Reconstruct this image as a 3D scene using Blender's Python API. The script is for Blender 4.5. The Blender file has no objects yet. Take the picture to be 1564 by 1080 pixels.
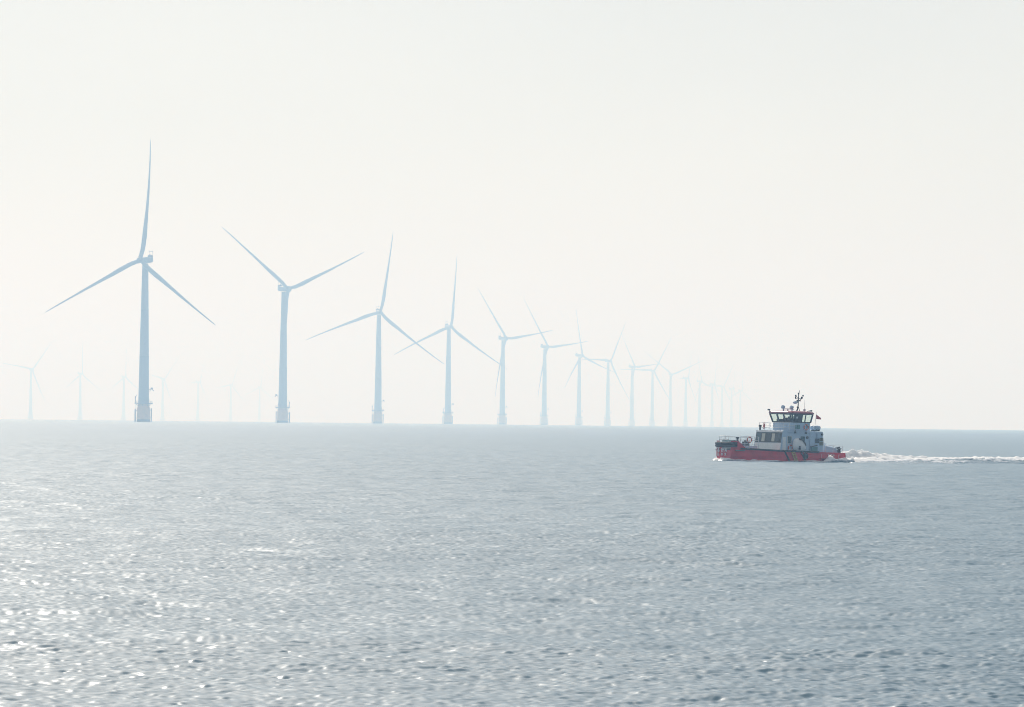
import bpy, bmesh, math, random
import numpy as np
from mathutils import Matrix, Vector

R_ = math.radians
C = bpy.context.scene.collection
scene = bpy.context.scene
random.seed(7)
rng = np.random.default_rng(11)

# ------------------------------------------------------------------ camera
F_PX = 7000.0            # focal length in pixels of a 1564 px wide frame
CAM_H = 5.0              # metres above the water
R_EARTH = 7.4e6          # earth radius with refraction: the sea really curves
PITCH = 0.01436
ROLL = 0.0109
cam_d = bpy.data.cameras.new('camera')
cam = bpy.data.objects.new('camera', cam_d)
C.objects.link(cam)
fwd = Vector((0, math.cos(PITCH), math.sin(PITCH)))
r0 = Vector((1, 0, 0)); u0 = r0.cross(fwd)
rt = r0 * math.cos(ROLL) + u0 * math.sin(ROLL)
up = -r0 * math.sin(ROLL) + u0 * math.cos(ROLL)
cam.matrix_world = Matrix(((rt.x, up.x, -fwd.x, 0), (rt.y, up.y, -fwd.y, 0), (rt.z, up.z, -fwd.z, CAM_H), (0, 0, 0, 1)))
cam_d.sensor_width = 36
cam_d.lens = F_PX * 36 / 1564
cam_d.clip_start = 1
cam_d.clip_end = 60000
scene.camera = cam

# ------------------------------------------------------------------ light
SUN_EL = 38.0            # degrees above the horizon
SUN_AZ = -20           # degrees from the view direction, negative = left
world = bpy.data.worlds.new('World'); scene.world = world
world.use_nodes = True
wn = world.node_tree
bg = wn.nodes['Background']
sky = wn.nodes.new('ShaderNodeTexSky')
sky.sky_type = 'NISHITA'; sky.sun_disc = False
sky.sun_elevation = R_(SUN_EL); sky.sun_rotation = R_(SUN_AZ)
sky.altitude = 0; sky.air_density = 1.0; sky.dust_density = 0.5; sky.ozone_density = 1.0
# thin bright veil of high cloud on the seaward, sunward side; clearer blue sky overhead and behind
veil = wn.nodes.new('ShaderNodeMix'); veil.data_type = 'RGBA'; veil.blend_type = 'ADD'
wtc = wn.nodes.new('ShaderNodeTexCoord')
wdot = wn.nodes.new('ShaderNodeVectorMath'); wdot.operation = 'DOT_PRODUCT'
wdot.inputs[1].default_value = Vector((math.sin(R_(-15)) * math.cos(R_(28)), math.cos(R_(-15)) * math.cos(R_(28)), math.sin(R_(28))))
wmr = wn.nodes.new('ShaderNodeMapRange'); wmr.interpolation_type = 'SMOOTHSTEP'
wmr.inputs[1].default_value = .42; wmr.inputs[2].default_value = .82; wmr.inputs[3].default_value = .42; wmr.inputs[4].default_value = 1.0
wn.links.new(wtc.outputs['Generated'], wdot.inputs[0])
wn.links.new(wdot.outputs['Value'], wmr.inputs[0])
wau = wn.nodes.new('ShaderNodeMapRange'); wau.interpolation_type = 'SMOOTHSTEP'      # bright veiled sun aureole
wau.inputs[1].default_value = .91; wau.inputs[2].default_value = 1.0; wau.inputs[3].default_value = 1.0; wau.inputs[4].default_value = 4.2
wmu = wn.nodes.new('ShaderNodeMath'); wmu.operation = 'MULTIPLY'
wvc = wn.nodes.new('ShaderNodeVectorMath'); wvc.operation = 'SCALE'
wvc.inputs[0].default_value = (15.1, 13.75, 12.1)
wn.links.new(wdot.outputs['Value'], wau.inputs[0])
wn.links.new(wmr.outputs[0], wmu.inputs[0]); wn.links.new(wau.outputs[0], wmu.inputs[1])
wmp = wn.nodes.new('ShaderNodeMapping'); wmp.inputs['Scale'].default_value = (1, 1, 3.0)
wnz = wn.nodes.new('ShaderNodeTexNoise'); wnz.inputs['Scale'].default_value = 7; wnz.inputs['Detail'].default_value = 4
wnr = wn.nodes.new('ShaderNodeMapRange'); wnr.inputs[1].default_value = .3; wnr.inputs[2].default_value = .7; wnr.inputs[3].default_value = .955; wnr.inputs[4].default_value = 1.045
wn.links.new(wtc.outputs['Generated'], wmp.inputs[0]); wn.links.new(wmp.outputs[0], wnz.inputs['Vector']); wn.links.new(wnz.outputs['Fac'], wnr.inputs[0])
wm2 = wn.nodes.new('ShaderNodeMath'); wm2.operation = 'MULTIPLY'
wn.links.new(wmu.outputs[0], wm2.inputs[0]); wn.links.new(wnr.outputs[0], wm2.inputs[1])
wn.links.new(wm2.outputs[0], wvc.inputs['Scale'])
wn.links.new(wvc.outputs[0], veil.inputs[7]); veil.inputs[0].default_value = 1.0
wn.links.new(sky.outputs['Color'], veil.inputs[6])
wn.links.new(veil.outputs[2], bg.inputs['Color'])
bg.inputs['Strength'].default_value = 0.036
sun_d = bpy.data.lights.new('sun', 'SUN'); sun_d.energy = 3.8; sun_d.angle = R_(0.5); sun_d.color = (1, .96, .90)
sun = bpy.data.objects.new('sun', sun_d); C.objects.link(sun)
sdir = Vector((math.sin(R_(SUN_AZ)) * math.cos(R_(SUN_EL)), math.cos(R_(SUN_AZ)) * math.cos(R_(SUN_EL)), math.sin(R_(SUN_EL))))
sun.rotation_euler = sdir.to_track_quat('Z', 'Y').to_euler()
sun.location = (0, 0, 300)
scene.view_settings.view_transform = 'Standard'
scene.view_settings.look = 'None'
scene.view_settings.exposure = -0.05
scene.view_settings.gamma = 1
scene.cycles.volume_bounces = 1
scene.cycles.pixel_filter_type = 'BLACKMAN_HARRIS'
scene.cycles.filter_width = 1.0
scene.cycles.use_adaptive_sampling = False
scene.cycles.use_denoising = True
scene.cycles.sample_clamp_indirect = 6
HAZE_DENSITY = 0.00028

# ------------------------------------------------------------------ helpers
def sea_z(x, y):
    return -(x * x + y * y) / (2 * R_EARTH)

def tag(o, label=None, cat=None, group=None, kind=None):
    if label: o['label'] = label
    if cat: o['category'] = cat
    if group: o['group'] = group
    if kind: o['kind'] = kind
    return o

def empty(name, M):
    o = bpy.data.objects.new(name, None); C.objects.link(o)
    o.matrix_world = M; o.empty_display_size = 1
    return o

class MB:
    def __init__(s): s.v = []; s.f = []; s.sm = []
    def add(s, vs, fs, smooth=False):
        b = len(s.v); s.v += [tuple(p) for p in vs]
        for f in fs: s.f.append(tuple(i + b for i in f)); s.sm.append(smooth)
        return s
    def box(s, c, size, rot=None, taper=1.0):
        hx, hy, hz = size[0] / 2, size[1] / 2, size[2] / 2
        vs = []
        for z in (-1, 1):
            t = taper if z > 0 else 1
            for x, y in ((-1, -1), (1, -1), (1, 1), (-1, 1)):
                p = Vector((x * hx * t, y * hy * t, z * hz))
                if rot is not None: p = rot @ p
                vs.append(p + Vector(c))
        return s.add(vs, [(3, 2, 1, 0), (4, 5, 6, 7), (0, 1, 5, 4), (1, 2, 6, 5), (2, 3, 7, 6), (3, 0, 4, 7)])
    def bbox(s, x0, x1, y0, y1, z0, z1):
        return s.box(((x0 + x1) / 2, (y0 + y1) / 2, (z0 + z1) / 2), (x1 - x0, y1 - y0, z1 - z0))
    def tube(s, pts, rad, n=8, closed=False, smooth=True, cap=True):
        pts = [Vector(p) for p in pts]; m = len(pts)
        rs = rad if isinstance(rad, (list, tuple)) else [rad] * m
        vs = []; prev = None
        for i, p in enumerate(pts):
            if closed: t = pts[(i + 1) % m] - pts[i - 1]
            else: t = pts[min(i + 1, m - 1)] - pts[max(i - 1, 0)]
            t.normalize()
            if prev is None:
                a = Vector((0, 0, 1)) if abs(t.z) < .9 else Vector((1, 0, 0))
                nrm = t.cross(a).normalized()
            else:
                nrm = (prev - t * prev.dot(t)).normalized()
            prev = nrm; bn = t.cross(nrm)
            for k in range(n):
                a = 2 * math.pi * (k + .5) / n
                vs.append(p + (nrm * math.cos(a) + bn * math.sin(a)) * rs[i])
        fs = []
        for i in range(m if closed else m - 1):
            j = (i + 1) % m
            for k in range(n):
                k2 = (k + 1) % n
                fs.append((i * n + k, i * n + k2, j * n + k2, j * n + k))
        if cap and not closed:
            fs.append(tuple(range(n - 1, -1, -1))); fs.append(tuple((m - 1) * n + k for k in range(n)))
        return s.add(vs, fs, smooth)
    def lathe(s, prof, c=(0, 0, 0), n=32, smooth=True, rot=None):
        vs = []
        for r, z in prof:
            for k in range(n):
                a = 2 * math.pi * k / n
                p = Vector((r * math.cos(a), r * math.sin(a), z))
                if rot is not None: p = rot @ p
                vs.append(p + Vector(c))
        fs = []
        for i in range(len(prof) - 1):
            for k in range(n):
                k2 = (k + 1) % n
                fs.append((i * n + k, i * n + k2, (i + 1) * n + k2, (i + 1) * n + k))
        fs.append(tuple(range(n - 1, -1, -1))); fs.append(tuple((len(prof) - 1) * n + k for k in range(n)))
        return s.add(vs, fs, smooth)
    def loft(s, secs, smooth=True, cap=True):
        n = len(secs[0]); vs = [p for sec in secs for p in sec]; fs = []
        for i in range(len(secs) - 1):
            for k in range(n):
                k2 = (k + 1) % n
                fs.append((i * n + k, i * n + k2, (i + 1) * n + k2, (i + 1) * n + k))
        if cap:
            fs.append(tuple(range(n - 1, -1, -1))); fs.append(tuple((len(secs) - 1) * n + k for k in range(n)))
        return s.add(vs, fs, smooth)
    def prism(s, poly, axis, d0, d1):
        def P(a, b, d): return {'x': (d, a, b), 'y': (a, d, b), 'z': (a, b, d)}[axis]
        n = len(poly)
        vs = [P(a, b, d0) for a, b in poly] + [P(a, b, d1) for a, b in poly]
        fs = [tuple(range(n - 1, -1, -1)), tuple(range(n, 2 * n))] + [(i, (i + 1) % n, n + (i + 1) % n, n + i) for i in range(n)]
        return s.add(vs, fs)
    def mesh(s, name, mat=None, bevel=0):
        me = bpy.data.meshes.new(name)
        me.from_pydata(s.v, [], s.f)
        me.polygons.foreach_set('use_smooth', s.sm)
        bm = bmesh.new(); bm.from_mesh(me)
        bmesh.ops.recalc_face_normals(bm, faces=bm.faces)
        if bevel:
            es = [e for e in bm.edges if len(e.link_faces) == 2 and not e.smooth is False and e.calc_face_angle(0) > .6]
            bmesh.ops.bevel(bm, geom=es, offset=bevel, segments=2, affect='EDGES', clamp_overlap=True)
        bm.to_mesh(me); bm.free()
        if mat: me.materials.append(mat)
        return me
    def build(s, name, mat, parent=None, M=None, bevel=0):
        o = bpy.data.objects.new(name, s.mesh(name, mat, bevel)); C.objects.link(o)
        if parent: o.parent = parent
        if M is not None: o.matrix_local = M
        return o

def nodes_of(name):
    m = bpy.data.materials.new(name); m.use_nodes = True
    return m, m.node_tree, m.node_tree.nodes['Principled BSDF']

def paint(name, col, rough=.45, var=.12, scale=1.2, metal=0, streak=0.0, streak_col=(.25, .12, .06), spec=.5):
    m, nt, b = nodes_of(name)
    tc = nt.nodes.new('ShaderNodeTexCoord')
    nz = nt.nodes.new('ShaderNodeTexNoise'); nz.inputs['Scale'].default_value = scale; nz.inputs['Detail'].default_value = 6
    nt.links.new(tc.outputs['Object'], nz.inputs['Vector'])
    mr = nt.nodes.new('ShaderNodeMapRange'); mr.inputs[1].default_value = .3; mr.inputs[2].default_value = .7
    mr.inputs[3].default_value = 1 - var; mr.inputs[4].default_value = 1 + var
    nt.links.new(nz.outputs['Fac'], mr.inputs[0])
    mx = nt.nodes.new('ShaderNodeMix'); mx.data_type = 'RGBA'; mx.blend_type = 'MULTIPLY'; mx.inputs[0].default_value = 1
    mx.inputs[6].default_value = (*col, 1)
    nt.links.new(mr.outputs[0], mx.inputs[7])
    out = mx.outputs[2]
    if streak:
        mp = nt.nodes.new('ShaderNodeMapping'); mp.inputs['Scale'].default_value = (3.0, 3.0, .35)
        n2 = nt.nodes.new('ShaderNodeTexNoise'); n2.inputs['Scale'].default_value = 1.5; n2.inputs['Detail'].default_value = 5
        nt.links.new(tc.outputs['Object'], mp.inputs[0]); nt.links.new(mp.outputs[0], n2.inputs['Vector'])
        r2 = nt.nodes.new('ShaderNodeMapRange'); r2.inputs[1].default_value = .55; r2.inputs[2].default_value = .8
        r2.inputs[3].default_value = 0; r2.inputs[4].default_value = streak
        nt.links.new(n2.outputs['Fac'], r2.inputs[0])
        m2 = nt.nodes.new('ShaderNodeMix'); m2.data_type = 'RGBA'; m2.inputs[7].default_value = (*streak_col, 1)
        nt.links.new(r2.outputs[0], m2.inputs[0]); nt.links.new(out, m2.inputs[6]); out = m2.outputs[2]
    nt.links.new(out, b.inputs['Base Color'])
    b.inputs['Roughness'].default_value = rough; b.inputs['Metallic'].default_value = metal
    b.inputs['Specular IOR Level'].default_value = spec
    return m

def glass(name, tint=(.93, .97, .95), refl=.05):
    m, nt, b = nodes_of(name); nt.nodes.remove(b)
    out = nt.nodes['Material Output']
    tr = nt.nodes.new('ShaderNodeBsdfTransparent'); tr.inputs[0].default_value = (*tint, 1)
    gl = nt.nodes.new('ShaderNodeBsdfGlossy'); gl.inputs['Roughness'].default_value = .02
    mx = nt.nodes.new('ShaderNodeMixShader')
    mx.inputs[0].default_value = refl; nt.links.new(tr.outputs[0], mx.inputs[1]); nt.links.new(gl.outputs[0], mx.inputs[2])
    nt.links.new(mx.outputs[0], out.inputs['Surface'])
    return m

# ------------------------------------------------------------------ the sea
N_T = 1024
class Tile:
    """A periodic patch of wind sea made from a directional wave spectrum."""
    def __init__(s, L, rms_slope, lam_p, lam_min, lam_max, spread, ang, power):
        s.L = L; s.ang = ang
        k1 = 2 * np.pi * np.fft.fftfreq(N_T, L / N_T)
        s.KX, s.KY = np.meshgrid(k1, k1)
        K = np.hypot(s.KX, s.KY); K[0, 0] = 1
        cosd = np.abs(np.cos(np.arctan2(s.KX, s.KY)))
        S = K ** (-power) * np.exp(-(2 * np.pi / lam_p / K) ** 2) * (spread + (1 - spread) * cosd ** 4)
        S *= (K < 2 * np.pi / lam_min) * (K > 2 * np.pi / lam_max)
        S[0, 0] = 0
        ph = rng.normal(size=(N_T, N_T)) + 1j * rng.normal(size=(N_T, N_T))
        s.A = np.sqrt(S) * ph
        hy = np.fft.ifft2(s.A * 1j * s.KY).real; hx = np.fft.ifft2(s.A * 1j * s.KX).real
        s.A *= rms_slope / np.sqrt((hx ** 2 + hy ** 2).mean())
        s.cache = {}; s.var = {}
        s.P = np.abs(s.A) ** 2 * (s.KX ** 2 + s.KY ** 2); s.Pt = s.P.sum(); s.rms = rms_slope
    def field(s, dx, dy):
        key = (round(math.log2(dx) * 2), round(math.log2(dy) * 2))
        if key not in s.cache:
            dx, dy = 2 ** (key[0] / 2), 2 ** (key[1] / 2)
            s.cache[key] = np.fft.ifft2(s.A * np.exp(-.5 * (s.KX * dx / 2.3) ** 2 - .5 * (s.KY * dy / 2.3) ** 2)).real.astype(np.float32)
        return s.cache[key]
    def lost(s, dx, dy):
        # slope variance too fine for a mesh of this spacing
        key = (round(math.log2(dx) * 2), round(math.log2(dy) * 2))
        if key not in s.var:
            ax, ay = 2 ** (key[0] / 2), 2 ** (key[1] / 2)
            s.var[key] = s.rms ** 2 * (1 - (s.P * np.exp(-(s.KX * ax / 2.3) ** 2 - (s.KY * ay / 2.3) ** 2)).sum() / s.Pt)
        return s.var[key]
    def sample(s, x, y, dx, dy):
        H = s.field(dx, dy)
        c, sn = math.cos(s.ang), math.sin(s.ang)
        gx = (x * c + y * sn) / s.L * N_T; gy = (-x * sn + y * c) / s.L * N_T
        ix = np.floor(gx).astype(np.int64); iy = np.floor(gy).astype(np.int64)
        fx = (gx - ix).astype(np.float32); fy = (gy - iy).astype(np.float32)
        ix %= N_T; iy %= N_T; jx = (ix + 1) % N_T; jy = (iy + 1) % N_T
        return (H[iy, ix] * (1 - fx) + H[iy, jx] * fx) * (1 - fy) + (H[jy, ix] * (1 - fx) + H[jy, jx] * fx) * fy

MICRO_ALPHA = .018
TILES = [Tile(37.0, .18, .5, .16, 1.5, .55, R_(6), 4.0),
         Tile(131.0, .068, 4.2, 1.3, 12, .25, R_(-9), 4.0),
         Tile(670.0, .015, 40.0, 8, 120, .3, R_(14), 4.0)]

def wave_h(x, y, dx, dy):
    # gusts roughen the ripples in drifting patches tens of metres across
    gust = (np.sin(x / 17 + 1.6 * np.sin(y / 43) + .6) * np.sin(y / 61 + x / 90 + 1.1 * np.sin(x / 29))
            + .7 * np.sin(x / 7.3 - y / 31 + 2 * np.sin(y / 77 + x / 23)))
    h = TILES[0].sample(x, y, dx, dy) * (1 + .17 * gust)
    for t in TILES[1:]: h = h + t.sample(x, y, dx, dy)
    return h

def water_material():
    m, nt, b = nodes_of('sea_water')
    b.inputs['Base Color'].default_value = (.085, .185, .26, 1)
    at = nt.nodes.new('ShaderNodeAttribute'); at.attribute_name = 'micro'
    nt.links.new(at.outputs['Fac'], b.inputs['Roughness'])
    b.inputs['IOR'].default_value = 1.333
    tc = nt.nodes.new('ShaderNodeTexCoord')
    mp = nt.nodes.new('ShaderNodeMapping'); mp.inputs['Scale'].default_value = (1.0, 1.6, 1.0)
    nt.links.new(tc.outputs['Object'], mp.inputs[0])
    nz = nt.nodes.new('ShaderNodeTexNoise'); nz.inputs['Scale'].default_value = 5.0; nz.inputs['Detail'].default_value = 4; nz.inputs['Roughness'].default_value = .6
    nt.links.new(mp.outputs[0], nz.inputs['Vector'])
    bp = nt.nodes.new('ShaderNodeBump'); bp.inputs['Strength'].default_value = 1.0; bp.inputs['Distance'].default_value = .004
    nt.links.new(nz.outputs['Fac'], bp.inputs['Height'])
    nt.links.new(bp.outputs[0], b.inputs['Normal'])
    return m
WATER = water_material()

def build_sea():
    # rows: spacing follows what the distance resolves, finer near the boat
    px = F_PX * 1024 / 1564 * CAM_H
    rows = [40.0]
    while rows[-1] < 19700:
        r = rows[-1]
        d = max(.05 if r < 100 else .1 if r < 200 else .2 if r < 400 else .32 if r < 800 else .6, .045 * r * r / px if r < 1600 else .2 * r * r / px)
        if r < 72: d = .3
        d = min(d, 120)
        rows.append(r + d)
    rows = np.array([.5, 10, 20, 30] + rows)
    side = np.linspace(R_(10.2), R_(18), 171)[1:]
    fine = np.concatenate([-side[::-1], np.linspace(R_(-10.2), R_(10.2), 1240), side])
    coarse = np.linspace(R_(18), R_(342), 116)[1:-1]
    ang = np.concatenate([fine, coarse]); nf = len(fine); na = len(ang)
    nr = len(rows)
    X = rows[:, None] * np.sin(ang)[None]; Y = rows[:, None] * np.cos(ang)[None]
    Z = sea_z(X, Y)
    bands = [(slice(0, 170), side[1] - side[0]), (slice(170, 1410), fine[171] - fine[170]), (slice(1410, 1580), side[1] - side[0])]
    micro = np.full((nr, na), sum(t.rms ** 2 for t in TILES))
    for i in range(4, nr - 1):
        dr = rows[i + 1] - rows[i]
        if dr > 100: continue
        for sl, dth in bands:
            dx = max(rows[i] * dth, .05)
            Z[i, sl] += wave_h(X[i, sl], Y[i, sl], dx, max(dr, .05))
            micro[i, sl] = sum(t.lost(dx, max(dr, .05)) for t in TILES)
    micro = np.sqrt(np.sqrt(1.0 * micro + MICRO_ALPHA ** 2))      # GGX roughness of the ripples too fine for the mesh
    co = np.stack([X, Y, Z], -1).reshape(-1, 3).astype(np.float32)
    idx = np.arange(nr * na).reshape(nr, na)
    a = idx[:-1]; b = idx[1:]
    quads = np.stack([a, np.roll(a, -1, 1), np.roll(b, -1, 1), b], -1).reshape(-1, 4)
    me = bpy.data.meshes.new('sea')
    nq = len(quads)
    me.vertices.add(len(co)); me.vertices.foreach_set('co', co.ravel())
    me.loops.add(nq * 4); me.loops.foreach_set('vertex_index', quads[:, ::-1].ravel().astype(np.int32))
    me.polygons.add(nq)
    me.polygons.foreach_set('loop_start', np.arange(0, nq * 4, 4, dtype=np.int32))
    me.polygons.foreach_set('use_smooth', np.ones(nq, dtype=bool))
    me.update(calc_edges=True)
    at = me.attributes.new('micro', 'FLOAT', 'POINT'); at.data.foreach_set('value', micro.ravel().astype(np.float32))
    me.materials.append(WATER)
    o = bpy.data.objects.new('sea', me); C.objects.link(o)
    tag(o, 'choppy grey blue open sea reaching the hazy horizon', 'sea', kind='structure')
    print('sea verts', len(co))
    return o
build_sea()

# ------------------------------------------------------------------ wind turbines
HUB_H, BLADE_L = 105.0, 78.0
T_SCALE = 1.4             # the whole machine is this much larger than its drawing: hub at 147 m
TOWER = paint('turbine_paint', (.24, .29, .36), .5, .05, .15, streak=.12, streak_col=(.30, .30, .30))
STEEL = paint('foundation_steel', (.80, .42, .16), .6, .15, .4, streak=.5, streak_col=(.22, .14, .10))
TIDE = paint('weathered_pile', (.26, .26, .28), .7, .2, .5, streak=.4, streak_col=(.10, .10, .08))
WEED = paint('wet_weed', (.05, .055, .04), .6, .3, .8)
DARKGREY = paint('dark_grey_metal', (.10, .10, .11), .5, .1, .6)

def blade_mesh():
    mb = MB(); secs = []
    prof = [(0.0, 2.7, 2.7), (.03, 2.7, 2.7), (.07, 3.0, 2.4), (.12, 3.15, 1.9), (.19, 3.4, 1.3), (.28, 2.9, 1.0), (.4, 2.2, .75),
            (.52, 1.85, .55), (.64, 1.4, .42), (.76, 1.08, .32), (.86, .9, .24), (.94, .65, .16), (.98, .45, .1), (1.0, .18, .05)]
    for t, ch, th in prof:
        z = 1.6 + t * (BLADE_L - 1.6); sec = []
        pre = -4.6 * t ** 2; sw = -3.4 * t ** 2 + .9 * math.sin(min(t / .25, 1) * math.pi) * .35
        tw = R_(13) * (1 - t) ** 2
        for k in range(14):
            a = 2 * math.pi * k / 14
            x = math.cos(a) * ch / 2 * (1.0) + (0 if t < .07 else .12 * ch)
            y = math.sin(a) * th / 2 * (1 - (.35 * math.cos(a) if t > .1 else 0))
            sec.append((x * math.cos(tw) - y * math.sin(tw) + sw, x * math.sin(tw) + y * math.cos(tw) + pre, z))
        secs.append(sec)
    mb.loft(secs)
    return mb.mesh('blade', TOWER)

def turbine_meshes():
    d = {}
    mb = MB(); prof = []
    for i in range(13):
        t = i / 12; z = 12.5 + t * (HUB_H - 2.2 - 12.5)
        prof.append((3.45 + (1.95 - 3.45) * t ** 1.15, z))
        if i in (4, 8): prof.append((prof[-1][0] + .05, z + .05)); prof.append((prof[-1][0], z + .35)); prof.append((prof[-1][0] - .06, z + .4))
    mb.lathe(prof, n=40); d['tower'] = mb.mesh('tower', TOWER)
    mb = MB(); mb.bbox(3.35, 3.62, -.6, .6, 12.9, 15.2); d['door'] = mb.mesh('door', DARKGREY, .05)
    mb = MB(); mb.lathe([(4.3, -9), (4.3, 8.6), (3.6, 10.6), (3.6, 12.2)], n=40); d['foundation'] = mb.mesh('foundation', STEEL)
    mb = MB(); mb.lathe([(4.28, -5), (4.34, 0), (4.34, 1.5), (4.28, 1.9)], n=40); d['tide_band'] = mb.mesh('tide_band', WEED)
    mb = MB(); mb.lathe([(3.4, 11.9), (5.9, 12.0), (5.95, 12.6), (3.4, 12.65)], n=40)
    for k in range(8):
        a = 2 * math.pi * k / 8
        mb.tube([(3.6 * math.cos(a), 3.6 * math.sin(a), 10.4), (5.5 * math.cos(a), 5.5 * math.sin(a), 12.25)], .14, 6)
    d['platform'] = mb.mesh('platform', DARKGREY)
    mb = MB()
    for z in (13.15, 13.75):
        mb.tube([(5.6 * math.cos(2 * math.pi * k / 36), 5.6 * math.sin(2 * math.pi * k / 36), z) for k in range(36)], .05, 5, closed=True)
    for k in range(24):
        a = 2 * math.pi * k / 24; x, y = 5.6 * math.cos(a), 5.6 * math.sin(a)
        mb.tube([(x, y, 12.6), (x, y, 13.75)], .05, 5)
    d['railing'] = mb.mesh('railing', DARKGREY)
    mb = MB()                         # boat landing: two vertical fender pipes with a ladder
    for y in (-1.1, 1.1):
        mb.tube([(-5.4, y, -6), (-5.4, y, 8.6)], .32, 10)
        for z in (-2.0, 2.6, 7.4): mb.tube([(-5.4, y, z), (-4.1, y * .9, z)], .2, 8)
    for y in (-.35, .35): mb.tube([(-5.0, y, -4), (-5.0, y, 12.4)], .09, 6)
    for z in np.arange(-3.6, 12.2, .45): mb.tube([(-5.0, -.35, z), (-5.0, .35, z)], .05, 5)
    d['boat_landing'] = mb.mesh('boat_landing', TIDE)
    mb = MB()
    for y in (-.9, .9):
        mb.tube([(5.1, y, -6), (5.1, y, 9.0)], .28, 10)
        for z in (-1.5, 3.2, 7.8): mb.tube([(5.1, y, z), (4.1, y * .9, z)], .18, 8)
    d['cable_pipe'] = mb.mesh('cable_pipe', TIDE)
    mb = MB(); mb.tube([(-5.1, -1.6, 12.5), (-5.1, -1.6, 16.2)], .22, 8); mb.tube([(-5.1, -1.6, 16.0), (-3.9, -2.6, 18.0)], [.17, .1], 8)
    mb.box((-5.1, -1.6, 16.3), (.7, .7, .8)); d['davit_crane'] = mb.mesh('davit_crane', DARKGREY)
    mb = MB(); mb.tube([(3.0, -.6, 21.0), (5.2, -.9, 21.4)], .16, 8); mb.bbox(4.6, 6.0, -1.4, -.4, 21.2, 22.4); mb.tube([(5.6, -.9, 21.2), (6.6, -.9, 20.3)], .25, 8)
    mb.tube([(3.1, -.5, 18.8), (4.9, -.9, 21.2)], .1, 6); d['equipment_bracket'] = mb.mesh('equipment_bracket', DARKGREY)
    mb = MB(); secs = []               # nacelle, nose towards -Y
    for y, w, h, zc in ((-3.4, 2.8, 2.8, 0), (-2.4, 3.6, 3.6, 0), (0, 4.0, 4.0, .1), (4.6, 4.0, 3.8, .25), (6.4, 3.4, 3.3, .4), (7.0, 2.5, 2.5, .5)):
        sec = []
        for k in range(20):
            a = 2 * math.pi * k / 20; cx, sx = math.cos(a), math.sin(a)
            sec.append((w / 2 * math.copysign(abs(cx) ** .6, cx), y, zc + h / 2 * math.copysign(abs(sx) ** .6, sx)))
        secs.append(sec)
    mb.loft(secs); 
    d['nacelle'] = mb.mesh('nacelle', TOWER)
    mb = MB(); mb.bbox(-1.6, 1.6, 5.0, 6.2, 1.6, 3.4); mb.tube([(-1.2, 6.2, 3.6), (-1.2, 6.2, 6.4)], .09, 6); mb.tube([(1.2, 6.2, 3.6), (1.2, 6.2, 6.4)], .09, 6)
    mb.tube([(-1.7, 6.2, 5.8), (1.7, 6.2, 5.8)], .09, 6); mb.tube([(0, 5.2, 2.3), (0, 5.2, 4.2)], .3, 8); d['weather_mast'] = mb.mesh('weather_mast', DARKGREY)
    mb = MB(); mb.lathe([(.25, -2.7), (1.0, -2.45), (1.55, -1.7), (1.8, -.5), (1.8, 1.3), (1.5, 2.0)], n=28, rot=Matrix.Rotation(R_(-90), 3, 'X'))
    for k in range(3):
        Mk = Matrix.Rotation(2 * math.pi * k / 3, 3, 'Y')
        p0 = Mk @ Vector((0, 0, .6)); p1 = Mk @ Vector((0, 0, 2.3))
        mb.tube([p0, p1], 1.5, 20)
    d['hub'] = mb.mesh('hub', TOWER)
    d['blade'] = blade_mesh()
    return d
TM = turbine_meshes()
TILT = R_(5.5)

def bearing(px, py):
    v = fwd * F_PX + rt * (px - 782) + up * (540 - py)
    return math.atan2(v.x, v.y), v.z / math.hypot(v.x, v.y)

def dist_for(hp):
    # distance at which the hub stands hp photograph pixels above the visible foot, over a curved sea
    c = 8.4 + 2.2 * min(1, hp / 247); d = 3000.0
    for _ in range(60): d = .5 * d + .5 * (HUB_H * T_SCALE - CAM_H - d * d / (2 * R_EARTH)) * F_PX / (hp - c)
    return d

def link(mesh, name, parent, M=None):
    o = bpy.data.objects.new(name, mesh); C.objects.link(o); o.parent = parent
    if M is not None: o.matrix_local = M
    return o

def turbine(px, d, yaw, phase, label, group, rot):
    az, _ = bearing(px, 645)
    x, y = d * math.sin(az), d * math.cos(az)
    root = empty('wind_turbine', Matrix.Translation((x, y, sea_z(x, y))) @ Matrix.Scale(T_SCALE, 4))
    tag(root, label, 'wind turbine', group)
    Rb = Matrix.Rotation(R_(rot) - az, 4, 'Z')
    fo = link(TM['foundation'], 'foundation', root, Rb); link(TM['tide_band'], 'tide_band', fo)
    for n in ('boat_landing', 'cable_pipe', 'davit_crane'): link(TM[n], n, root, Rb)
    pl = link(TM['platform'], 'platform', root, Rb); link(TM['railing'], 'railing', pl)
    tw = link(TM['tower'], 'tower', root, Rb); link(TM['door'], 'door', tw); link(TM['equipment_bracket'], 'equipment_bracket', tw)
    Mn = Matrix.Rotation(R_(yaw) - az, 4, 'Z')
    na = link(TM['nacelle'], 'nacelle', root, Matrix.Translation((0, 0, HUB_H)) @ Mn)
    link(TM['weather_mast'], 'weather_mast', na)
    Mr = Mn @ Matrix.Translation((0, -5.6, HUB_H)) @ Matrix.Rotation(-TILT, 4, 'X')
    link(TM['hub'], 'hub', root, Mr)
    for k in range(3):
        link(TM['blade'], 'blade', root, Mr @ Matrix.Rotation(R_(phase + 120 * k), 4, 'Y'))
    return root

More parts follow.
